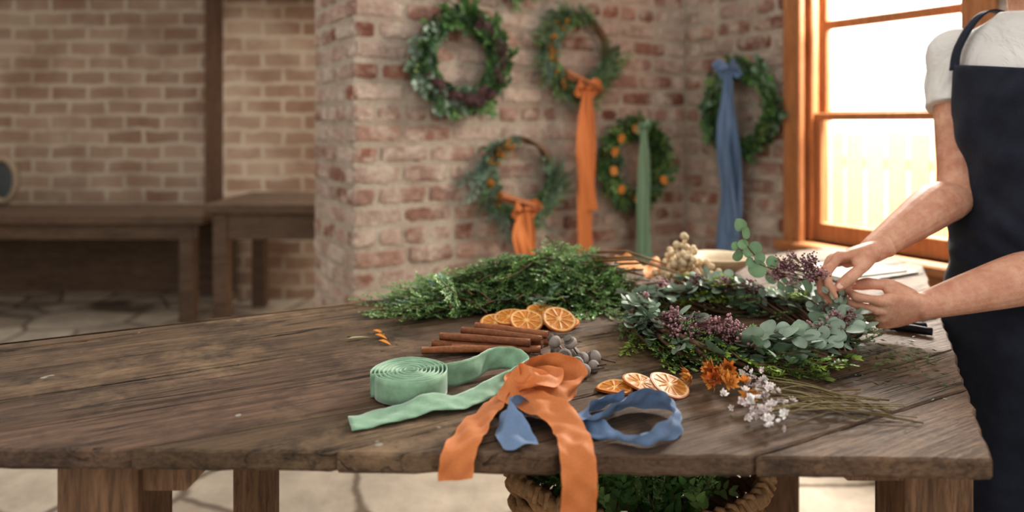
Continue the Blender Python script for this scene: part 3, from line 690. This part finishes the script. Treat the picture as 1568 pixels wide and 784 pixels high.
for i in range(9):
    p=A(.43,1.10+U(-.03,.03),ZT+.012);e=A(U(.54,.625),1.06+U(-.03,.11),ZT+.003);mb.add(tube([p,(p+e)/2+A(0,U(-.01,.01),.004),e],[.0014,.0012,.0010],5,lin(118,96,66)*U(.6,1.2),8))
mb.obj('dried_flower_bunch',M_dry)
# ------------------------------------------------------------ cream dried flowers, cloth, bowl, spool, paper, shears
mb=MB()
for i in range(130):
    a=U(0,6.28);r=abs(rng.normal(0,.05));p=A(.46+r*math.cos(a),1.93+r*math.sin(a)*.8,ZT+.02+U(0,.12)*max(.25,1-r/.11))
    mb.add(sph(p,U(.007,.012),7,5,lin(222,200,166)*U(.8,1.1)));
    if i%2: mb.add(tube([p,A(.46+U(-.03,.03),1.93,ZT+.004)],.001,3,lin(170,146,104)))
mb.obj('cream_dried_flowers',M_dry)
mb=MB()
P=[A(.27,2.06,ZT+.03),A(.31,2.02,ZT+.05),A(.35,1.98,ZT+.040),A(.375,1.96,ZT+.055),A(.39,1.93,ZT+.03)]
mb.add(ribbon(P,[A(.02,.05,.01)]*2+[A(.03,.05,-.008),A(.03,.045,.012),A(.03,.04,.002)],lin(214,146,86),40,9,.004));mb.obj('orange_cloth',M_fab)
mb=MB()
prof=[(0,.045),(.004,.05),(.02,.075),(.045,.092),(.05,.094),(.05,.088),(.03,.07),(.012,.05),(.01,.01)]
mb.add(loft([A(.60,2.10,ZT+.001+p[0]) for p in prof],[A(p[1],0,0) for p in prof],[A(0,p[1],0) for p in prof],32,lin(206,188,160)));mb.obj('wooden_bowl',M_obj)
mb=MB()
th=np.linspace(0,2*np.pi*5,160);r=.012+.04*th/th[-1];P=np.stack([.80+r*np.cos(th),2.12+r*np.sin(th),np.full(160,ZT+.017)],1)
V=(P[:,None,:]+np.linspace(-1,1,3)[None,:,None]*A(0,0,.016)).reshape(-1,3);mb.add((V,[gridF(160,3,False)],np.tile(lin(226,214,196),(len(V),1))));mb.obj('cream_ribbon_roll',M_fab)
mb=MB();mb.add(box((1.0,2.10,ZT+.004),(.30,.20,.006),lin(165,158,148),.5));mb.add(box((.99,2.11,ZT+.010),(.26,.18,.005),lin(180,172,160),.42));mb.obj('paper_stack',M_obj,smooth=False)
sh=empty('pruning_shears');mb=MB()
mb.add(tube([A(.86,1.47,ZT+.010),A(.82,1.50,ZT+.010),A(.775,1.52,ZT+.010)],[.008,.009,.006],8,lin(30,30,32),10));mb.add(tube([A(.87,1.51,ZT+.010),A(.82,1.52,ZT+.010),A(.775,1.52,ZT+.010)],[.008,.009,.006],8,lin(30,30,32),10));mb.obj('handles',M_obj,sh)
mb=MB();T=leaf(.07,.010,lin(190,190,195),0,0);mb.add(T,fr(A(.775,1.52,ZT+.009),A(-1,.1,0),z3));mb.add(T,fr(A(.775,1.52,ZT+.012),A(-1,.35,0),z3));mb.obj('blades',plain('steel',(.6,.6,.62),.3,1),sh)
mb=MB()
Pn=[];Dn=[]
for i in range(520):
    if i<400: x,y=rng.normal(.72,.07),rng.normal(1.33,.09)
    elif i<450: x,y=rng.normal(-.27,.04),rng.normal(1.47,.05)
    else: x,y=U(-.3,.7),U(1.0,1.6)
    if x>.624+.5*(y-.933)-.02: continue
    Pn.append((x,y,ZT+.0025));Dn.append((math.cos(i*2.4),math.sin(i*2.4),U(0,.12)))
mb.add(needles(Pn,Dn,.013,.0014,lin(66,84,48),.35))
for i in range(14): mb.add(pick(FRs),fr(A(.70+U(-.06,.06),1.33+U(-.06,.08),ZT+.006),A(U(-1,1),U(-1,1),0),z3,U(.15,.25)))
for (x,y) in ((-.28,1.47),(-.265,1.43),(-.29,1.50)): mb.add(leaf(.03,.006,lin(226,146,60),.3,.2),fr(A(x,y,ZT+.005),A(1,-.5,0),z3))
mb.add(leaf(.05,.005,lin(160,160,126),.3,.1),fr(A(-.33,1.44,ZT+.005),A(1,.6,0),z3))
mb.obj('plant_clippings',M_leaf)
# ------------------------------------------------------------ basket
bk=empty('wicker_basket');mb=MB();bc=A(.254,1.50,0)
rows=29
for k in range(rows):
    f=k/(rows-1);z=.012+.578*f;R=.185+.075*f;th=np.linspace(0,2*np.pi,97)
    rr=R+.006*np.sin(th*16+math.pi*(k%2));P=np.stack([bc[0]+rr*np.cos(th),bc[1]+rr*np.sin(th),z+.002*np.sin(th*5+k)],1)
    mb.add(tube(P,.0104 if k<rows-1 else .015,6,lin(170,134,96)*U(.75,1.15),caps=False))
for k in range(32):
    a=2*math.pi*k/32;mb.add(tube([A(bc[0]+.185*math.cos(a),bc[1]+.185*math.sin(a),.005),A(bc[0]+.26*math.cos(a),bc[1]+.26*math.sin(a),.59)],.005,5,lin(140,106,74)))
for k in range(60):
    a=2*math.pi*k/60;mb.add(tube([A(bc[0]+.245*math.cos(a),bc[1]+.245*math.sin(a),.582),A(bc[0]+.26*math.cos(a+.03),bc[1]+.26*math.sin(a+.03),.607),A(bc[0]+.277*math.cos(a+.06),bc[1]+.277*math.sin(a+.06),.585)],.006,5,lin(170,134,96)*U(.8,1.15),6))
mb.add(box(bc+A(0,0,.006),(.24,.24,.010),lin(110,78,50)))
mb.obj('woven_body',M_stem,bk)
mb=MB()
for i in range(170):
    a=U(0,6.28);r=math.sqrt(U(0,1))*.17;p=bc+A(r*math.cos(a),r*math.sin(a),.55+U(0,.05));D=A(math.cos(a)*U(-.7,.7),math.sin(a)*U(-.7,.7),U(.1,.6))
    mb.add(pick([pick(FR),pick(LFg),pick(LFl),pick(LFg)]),fr(p-nz(D)*.06,D,z3+.5*rng.normal(0,1,3),U(.5,.8)),U(1.1,2.0))
mb.obj('cut_greenery',M_leaf,bk)
# ------------------------------------------------------------ background workshop furniture
def bench(name,x0,x1,y0,y1,zt,th,legs,apron=0):
    e=empty(name);mb=MB();mb.add(box(((x0+x1)/2,(y0+y1)/2,zt-th/2),(x1-x0,y1-y0,th),bev=.006))
    if apron: mb.add(box(((x0+x1)/2,y0+.05,zt-th-apron/2),(x1-x0-.1,.03,apron),bev=.003))
    mb.obj('top',M_dark,e,False);mb=MB()
    for x in legs:
        for y in (y0+.07,y1-.07): mb.add(box((x,y,(zt-th)/2),(.09,.09,zt-th),bev=.005))
    mb.obj('legs',M_dark,e,False);return e
e=bench('workshop_bench',-4.3,-1.98,4.60,5.25,.70,.06,(-4.1,-2.1),.10)
mb=MB();mb.add(box((-3.1,5.21,.35),(2.2,.03,.56),bev=.004));mb.obj('back_panel',M_dark,e,False)
bench('side_table',-1.87,-1.0,4.35,5.15,.80,.06,(-1.78,-1.1),.16)
e=empty('round_mirror');mb=MB();th=np.linspace(0,2*np.pi,49)
mc=A(-3.66,5.16,.88);P=np.stack([mc[0]+.10*np.cos(th),np.full(49,mc[1]),mc[2]+.15*np.sin(th)],1);mb.add(tube(P,.025,8,lin(150,134,114),caps=False));mb.obj('frame',M_obj,e)
mb=MB();mb.add(sph(mc+A(0,.01,0),A(.10,.008,.15),24,8,lin(50,62,72)));mb.obj('glass',plain('mirror_glass',(.10,.12,.13),.2,.4),e)
# ------------------------------------------------------------ PERSON
per=empty('florist')
SKc=lin(206,158,132)
def skinmat():
    m,nt,b=mat('skin'); n=noise(nt,22,4,.6);n2=noise(nt,260,4,.6)
    c=mix(nt,ramp(nt,n,[(.3,0),(.7,1)]),tuple(lin(188,136,110)),tuple(lin(214,168,142)));c=mix(nt,ramp(nt,noise(nt,55,5,.7),[(.46,0),(.72,.6)]),c,tuple(lin(184,112,92)))
    c=mix(nt,ramp(nt,noise(nt,400,2),[(.66,0),(.72,.3)]),c,tuple(lin(150,98,76)))
    nt.links.new(c,b.inputs['Base Color']);b.inputs['Roughness'].default_value=.5;b.inputs['Subsurface Weight'].default_value=.10;b.inputs['Subsurface Radius'].default_value=(.01,.004,.002);b.inputs['Subsurface Scale'].default_value=1.0
    b.inputs['Specular IOR Level'].default_value=.35;bump(nt,b,n2,.45,.0018);return m
M_skin=skinmat()
BX=.018
SR=A(1.045+BX,1.72,1.445);SL=A(1.21+BX,1.41,1.375)
ER=A(1.005,1.625,1.135);WRr=A(.753,1.50,1.022)
EL=A(1.105,1.435,1.00);WL=A(.822,1.44,.920)
TC=A(1.128+BX,1.565);side=nz(A(SL[0]-SR[0],SL[1]-SR[1]));side3=np.r_[side,0];fwd=nz(A(-.882,-.47,0));fwd=nz(fwd-side3*np.dot(fwd,side3))
def rings(spec):
    C=[];Av=[];Bv=[]
    for z,a,b,off,tilt in spec:
        C.append(A(TC[0],TC[1],z)+fwd*off);Av.append(side3*a-z3*tilt*a);Bv.append(fwd*b)
    return np.array(C),np.array(Av),np.array(Bv)
def smring(spec,n):
    return rings(cat(np.array(spec,float),n))
body=MB();nails=MB()
body.add(loft(*smring([(.86,.15,.10,0,0),(1.0,.14,.10,0,0),(1.15,.125,.09,0,0),(1.3,.15,.10,.0,.05),(1.40,.155,.09,.0,.12),(1.45,.12,.07,0,.2),(1.50,.06,.055,0,.1),(1.56,.052,.055,.01,0),(1.62,.05,.055,.025,0)],40),40,SKc))
for S,E,Wr,q in ((SR,ER,WRr,1.06),(SL,EL,WL,1.12)):
    body.add(limb([S,S*.5+E*.5,E,E*.72+Wr*.28,E*.35+Wr*.65,Wr],[.055,.046,.040*q,.046*q,.036*q,.0265],20,34))
def hand(Wp,X,Y,Z,curl,thumb,yaw):
    X=nz(X);Y=nz(Y-X*np.dot(X,Y));Zc=np.cross(X,Y);Z=nz(Zc if np.dot(Zc,Z)>0 else -Zc)
    L=lambda p:Wp+X*p[0]+Y*p[1]+Z*p[2]
    sp=[(-.035,.0,.0265,.023),(-.01,.0,.0275,.020),(.015,.0,.032,.0185),(.04,.0,.039,.0170),(.065,.001,.042,.0150),(.082,.001,.041,.0125),(.092,.001,.037,.0095)]
    sp=cat(np.array(sp),20)
    body.add(loft([L((q[0],q[1],0)) for q in sp],[Y*q[2] for q in sp],[Z*q[3] for q in sp],28,SKc,.8))
    body.add(limb([L((.006,.012,-.008)),L((.035,.028,-.014)),L((.058,.034,-.02))],[.014,.016,.011],14,10))
    body.add(limb([L((.01,-.02,-.008)),L((.05,-.027,-.008))],[.013,.012],14,8))
    ks=[(.084,.0305),(.090,.0100),(.085,-.0110),(.076,-.0305)];lens=[(.044,.028,.022),(.049,.032,.023),(.046,.030,.022),(.036,.023,.020)]
    rad=[.0095,.0098,.0092,.0080]
    for i in range(4):
        body.add(limb([L((.03,ks[i][1]*.45,.0125)),L((ks[i][0]-.008,ks[i][1],.0085))],[.0028,.0045],8,10)) # tendon ridges
        p=A(ks[i][0],ks[i][1],.001);r=rad[i];pts=[p-A(.035,ks[i][1]*.25,.001),p+A(0,0,.0015)];rs=[r*.8,r*1.18];a=0;yw=math.radians(yaw[i])
        for j in range(3):
            a+=math.radians(curl[i][j]);d=A(math.cos(a)*math.cos(yw),math.sin(yw)*max(.2,math.cos(a)),-math.sin(a));q=p+d*lens[i][j]
            pts+=[p*.5+q*.5];rs+=[r*(.90-.08*j)]
            pts+=[q];rs+=[r*(1.06-.09*j) if j<2 else r*.70];p=q;dl=d
        body.add(limb([L(k) for k in pts],rs,14,30))
        bk=A(math.sin(a),0,math.cos(a))
        c=L(p-dl*.004+bk*r*.66);d3=X*dl[0]+Y*dl[1]+Z*dl[2];b3=X*bk[0]+Z*bk[2]
        nails.add(sph((0,0,0),A(.0065,.0052,.0016),12,7,lin(228,182,164)),fr(c,d3,b3))
    th=[A(*t) for t in thumb];r=.0114
    pts=[th[0],th[1],(th[1]+th[2])/2,th[2],(th[2]+th[3])/2,th[3]];body.add(limb([L(k) for k in pts],[r*1.25,r*1.1,r*.98,r*1.06,r*.98,r*.74],16,30))
    d=nz(th[3]-th[2]);bk=nz(np.cross(d,A(0,0,-1)))
    if bk[1]<0: bk=-bk
    cl=th[3]-d*.005+bk*r*.72;nails.add(sph((0,0,0),A(.0078,.0062,.0016),12,7,lin(228,182,164)),fr(L(cl),X*d[0]+Y*d[1]+Z*d[2],X*bk[0]+Y*bk[1]+Z*bk[2]))
thL=[(.018,.022,-.012),(.050,.040,-.028),(.086,.040,-.044),(.114,.031,-.056)]
hand(WL,A(-.97,.02,-.16),A(0,-.40,.92),A(0,-.92,-.40),[(28,46,26),(36,52,30),(46,52,30),(54,50,30)],thL,(2,0,-2,-5))
hand(WRr,A(-.95,-.05,-.24),A(-.1,-.90,.35),A(-.3,.35,.9),[(30,44,22),(30,48,28),(38,50,30),(44,50,30)],thL,(3,0,-3,-7))
HC=A(1.105+BX,1.555,1.705);hf=nz(fwd*.9+z3*-.35);hs=side3;hu=nz(np.cross(hs,hf))
if hu[2]<0: hu=-hu
Lh=lambda x,y,z:HC+hf*x+hs*y+hu*z
def hsph(x,y,z,rx,ry,rz,col=SKc,mbx=body,nu=20,nv=14):
    Mx=np.eye(4);Mx[:3,0]=hf;Mx[:3,1]=hs;Mx[:3,2]=hu;Mx[:3,3]=Lh(x,y,z);mbx.add(sph((0,0,0),A(rx,ry,rz),nu,nv,col),Mx)
hsph(-.005,0,.02,.095,.075,.095);hsph(.025,0,-.05,.062,.055,.062);hsph(.055,0,-.095,.026,.03,.02);hsph(.03,0,.01,.062,.066,.085)
body.add(limb([Lh(.092,0,.02),Lh(.104,0,-.005),Lh(.112,0,-.022)],[.008,.010,.013],12,10));hsph(.098,.011,-.026,.009,.008,.007);hsph(.098,-.011,-.026,.009,.008,.007)
hsph(.084,0,-.054,.010,.024,.006);hsph(.083,0,-.064,.010,.021,.007);hsph(.086,.03,.026,.01,.022,.007);hsph(.086,-.03,.026,.01,.022,.007)
for s in (1,-1): hsph(-.005,s*.078,-.01,.018,.008,.030)
o=body.obj('body',M_skin,per)
rm=o.modifiers.new('union','REMESH');rm.mode='VOXEL';rm.voxel_size=.0018;rm.use_smooth_shade=True
sm=o.modifiers.new('smooth','SMOOTH');sm.factor=.5;sm.iterations=3
nails.obj('nails',attr_mat('nail',.3,50,.05,spec=.6),per)
ey=MB()
for s in (1,-1):
    hsph(.078,s*.030,.012,.014,.014,.012,lin(236,232,226),ey);hsph(.089,s*.030,.010,.004,.0062,.0062,lin(70,52,40),ey)
    ey.add(tube([Lh(.092,s*.016,.036),Lh(.094,s*.03,.041),Lh(.084,s*.048,.036)],[.0025,.003,.0015],6,lin(70,48,34),8))
ey.obj('eyes',attr_mat('eye',.25,50,.05,spec=.6),per)
hr=MB();hc=lin(84,58,40)
hsph(-.022,0,.035,.095,.084,.094,hc,hr,28,18);hsph(-.105,0,.02,.045,.045,.045,hc,hr)
for i in range(60):
    a=U(-1.3,1.3);hr.add(tube([Lh(.060*math.cos(a)+.005,.076*math.sin(a),.085+.02*math.cos(a)),Lh(-.03,.088*math.sin(a),.09+U(0,.03)*math.cos(a)),Lh(-.10,.04*math.sin(a),.04)],[.004,.006,.004],5,hc*U(.7,1.4),10))
hr.obj('hair',M_stem,per)
sh=MB();shc=lin(222,218,212)
sh.add(loft(*smring([(.90,.175,.13,0,0),(1.0,.168,.128,0,0),(1.12,.150,.115,0,0),(1.28,.166,.125,.0,.05),(1.39,.176,.112,.0,.12),(1.46,.150,.088,0,.2),(1.505,.095,.074,0,.15),(1.528,.070,.066,.005,.1)],36),48,shc))
for S,E in ((SR,ER),(SL,EL)):
    d=nz(E-S);sh.add(limb([S-d*.01+A(0,0,-.005),S+d*.05,S+d*.09],[.066,.061,.060],24,10));sh.add(tube([S+d*.07,S+d*.13],[.060,.065],24,shc,8))
    for k in range(7):
        o1=nz(np.cross(d,A(U(-1,1),U(-1,1),U(-1,1))));sh.add(limb([S+d*U(.0,.03)+o1*.055,S+d*.07+o1*.060,S+d*.125+nz(o1+.5*nz(np.cross(d,o1)))*.062],[.006,.008,.006],8,10))
o=sh.obj('tshirt',attr_mat('cotton_jersey',.85,12,.08,bumps=.8,bs=12,const=shc,bd=.015),per)
rm=o.modifiers.new('union','REMESH');rm.mode='VOXEL';rm.voxel_size=.0035;rm.use_smooth_shade=True
sm=o.modifiers.new('smooth','SMOOTH');sm.factor=.5;sm.iterations=4
tr=MB()
tr.add(loft(*smring([(.78,.165,.12,-.01,0),(.86,.172,.128,-.01,0),(.94,.165,.125,0,0),(.99,.158,.12,0,0)],14),32,lin(40,44,54)))
for s in (1,-1):
    b0=A(TC[0],TC[1],0)+side3*s*.09
    tr.add(limb([b0+z3*.84,b0+z3*.62+fwd*.01,b0+z3*.48+fwd*.015,b0+z3*.30-fwd*.01,b0+z3*.09-fwd*.02],[.088,.078,.062,.060,.050],22,30))
o=tr.obj('trousers',attr_mat('denim',.85,60,.2,bumps=.2,const=lin(38,42,52)),per)
rm=o.modifiers.new('union','REMESH');rm.mode='VOXEL';rm.voxel_size=.006;rm.use_smooth_shade=True
sm=o.modifiers.new('smooth','SMOOTH');sm.iterations=4
so=MB()
for s in (1,-1):
    b0=A(TC[0],TC[1],0)+side3*s*.09-fwd*.02
    so.add(loft([b0+fwd*x+z3*z for x,z in ((-.07,.035),(-.055,.042),(0,.05),(.06,.042),(.12,.032),(.165,.025),(.18,.022))],[side3*a for a in (.015,.032,.038,.042,.046,.035,.012)],[z3*h for h in (.02,.038,.047,.040,.030,.022,.01)],22,lin(60,44,34)))
so.obj('shoes',M_obj,per)
ap=MB();AC=lin(40,44,56)
spec=cat(np.array([(.34,.225,.18,.03,0,118),(.55,.215,.17,.025,0,118),(.80,.200,.157,.01,0,120),(.92,.190,.146,0,0,120),(1.02,.176,.138,0,0,112),(1.12,.160,.128,0,.01,88),(1.22,.168,.134,.0,.03,60),(1.32,.178,.138,.0,.08,48),(1.405,.184,.128,.0,.12,40)],float),90)
K=81;V=[]
for z,a,b,off,tilt,ph in spec:
    for k in range(K):
        t=-1+2*k/(K-1);p=math.radians(ph*t)
        wst=math.exp(-((z-1.04)/.08)**2)
        fold=.014*max(0,(1.02-z))*math.sin(p*9+2*z)+.005*math.sin(p*4+z*17+math.sin(z*31)*1.2)+.0045*wst*math.sin(z*95+p*5+2*math.sin(p*3))+.003*math.sin(z*48-p*7)
        V.append(A(TC[0],TC[1],z)+fwd*off+side3*(a+fold)*math.sin(p)+fwd*(b+fold)*math.cos(p)-z3*tilt*a*math.sin(p))
V=np.array(V);ap.add((V,[gridF(len(spec),K,False)],np.tile(AC,(len(V),1))))
top=V[-K:]
for s,cn in ((-1,top[0]),(1,top[-1])):
    P=[cn+fwd*.004-z3*.012,cn+z3*.045-fwd*.012-side3*s*.003,A(TC[0],TC[1],1.512-.02*s)+side3*s*.092+fwd*.055,A(TC[0],TC[1],1.53-.01*s)+side3*s*.082-fwd*.02,A(TC[0],TC[1],1.47)+side3*s*.05-fwd*.11]
    ap.add(ribbon(P,[side3*.011+fwd*.003]*5,AC,30,5,.0003))
P=[];Q=[]
for k in range(25):
    p=math.radians(100+160*k/24);P.append(A(TC[0],TC[1],1.05)+side3*.178*math.sin(p)+fwd*.142*math.cos(p));Q.append(z3*.012)
ap.add(ribbon(P,Q,AC,60,3,.0003))
o=ap.obj('apron',attr_mat('navy_linen',.85,25,.35,bumps=.6,bs=260,sheen=.15),per)
sm=o.modifiers.new('thick','SOLIDIFY');sm.thickness=.004
# ------------------------------------------------------------ sprig held in hands
mb=MB();h0=A(.690,1.475,.935)
def stem(p,q,r=.0013,c=lin(106,90,66)): mb.add(tube([p,(p+q)/2+A(0,0,.004),q],r,5,np.asarray(c),8))
for (q,s) in ((A(.555,1.47,1.005),1.0),(A(.575,1.46,.995),1.0),(A(.54,1.48,.99),.9),(A(.60,1.47,.985),.9),(A(.57,1.48,1.015),.9),(A(.59,1.465,1.01),.9)):
    stem(h0+rng.normal(0,.004,3),q);D=q-h0
    for k in range(3): mb.add(pick(BERd+BER),fr(q-nz(D)*.05,nz(D)+.35*rng.normal(0,1,3),z3,s*.85),U(.8,1.2))
big=leaf_sprig(.09,7,.036,.018,lin(116,144,108),True)
stem(h0,A(.53,1.475,.995));mb.add(big,fr(A(.545,1.475,.985),A(-.85,0,.5),A(0,-1,.4),1.0));mb.add(leaf_sprig(.06,4,.036,.018,lin(116,144,108),True),fr(A(.50,1.475,1.015),A(-.4,0,.9),A(0,-1,.3),.95))
for D in (A(-.6,-.3,-.4),A(-.9,-.2,-.1),A(-.5,-.4,.2)): mb.add(pick(EUCr),fr(h0+A(-.01,-.01,0),D,A(0,-1,.5),.6))
stem(h0,h0+A(.05,.01,-.035),.0016);stem(h0,h0+A(.045,0,-.02),.0014)
mb.obj('eucalyptus_sprig',M_leaf)
# ------------------------------------------------------------ camera & light
cam=bpy.data.cameras.new('camera');co=bpy.data.objects.new('camera',cam);bpy.context.scene.collection.objects.link(co)
co.location=(0,0,1.285);co.rotation_euler=(math.pi/2,0,0);cam.lens=25.26;cam.sensor_width=36;cam.shift_y=-.1288;cam.clip_start=.05
cam.dof.use_dof=True;cam.dof.focus_distance=1.27;cam.dof.aperture_fstop=1.8
bpy.context.scene.camera=co
w=bpy.data.worlds.new('sky');bpy.context.scene.world=w;w.use_nodes=True;bg=w.node_tree.nodes['Background'];bg.inputs[0].default_value=(1,.98,.95,1);bg.inputs[1].default_value=.78
def area(name,loc,target,size,energy,col=(1,1,1)):
    l=bpy.data.lights.new(name,'AREA');l.shape='RECTANGLE';l.size=size[0];l.size_y=size[1];l.energy=energy;l.color=col
    o=bpy.data.objects.new(name,l);bpy.context.scene.collection.objects.link(o);o.location=loc;d=Vector(target)-Vector(loc);o.rotation_euler=d.to_track_quat('-Z','Y').to_euler();return o
area('window_daylight',tuple(W(.75,1.1,2.75)),(.45,1.5,.85),(1.6,1.2),430,(1,.95,.87))
area('garden_fill_lamp',tuple(W(1.3,0.0,4.2)),tuple(W(4.2,-.6,1.2)),(3,2),1000,(1,.96,.9))  # added fill lamp, brightens the fence and white backdrop outside
sc=bpy.context.scene
sc.view_settings.view_transform='Standard'
try: sc.view_settings.look='Medium High Contrast'
except Exception as ex: print('look',ex)
sc.view_settings.exposure=.4
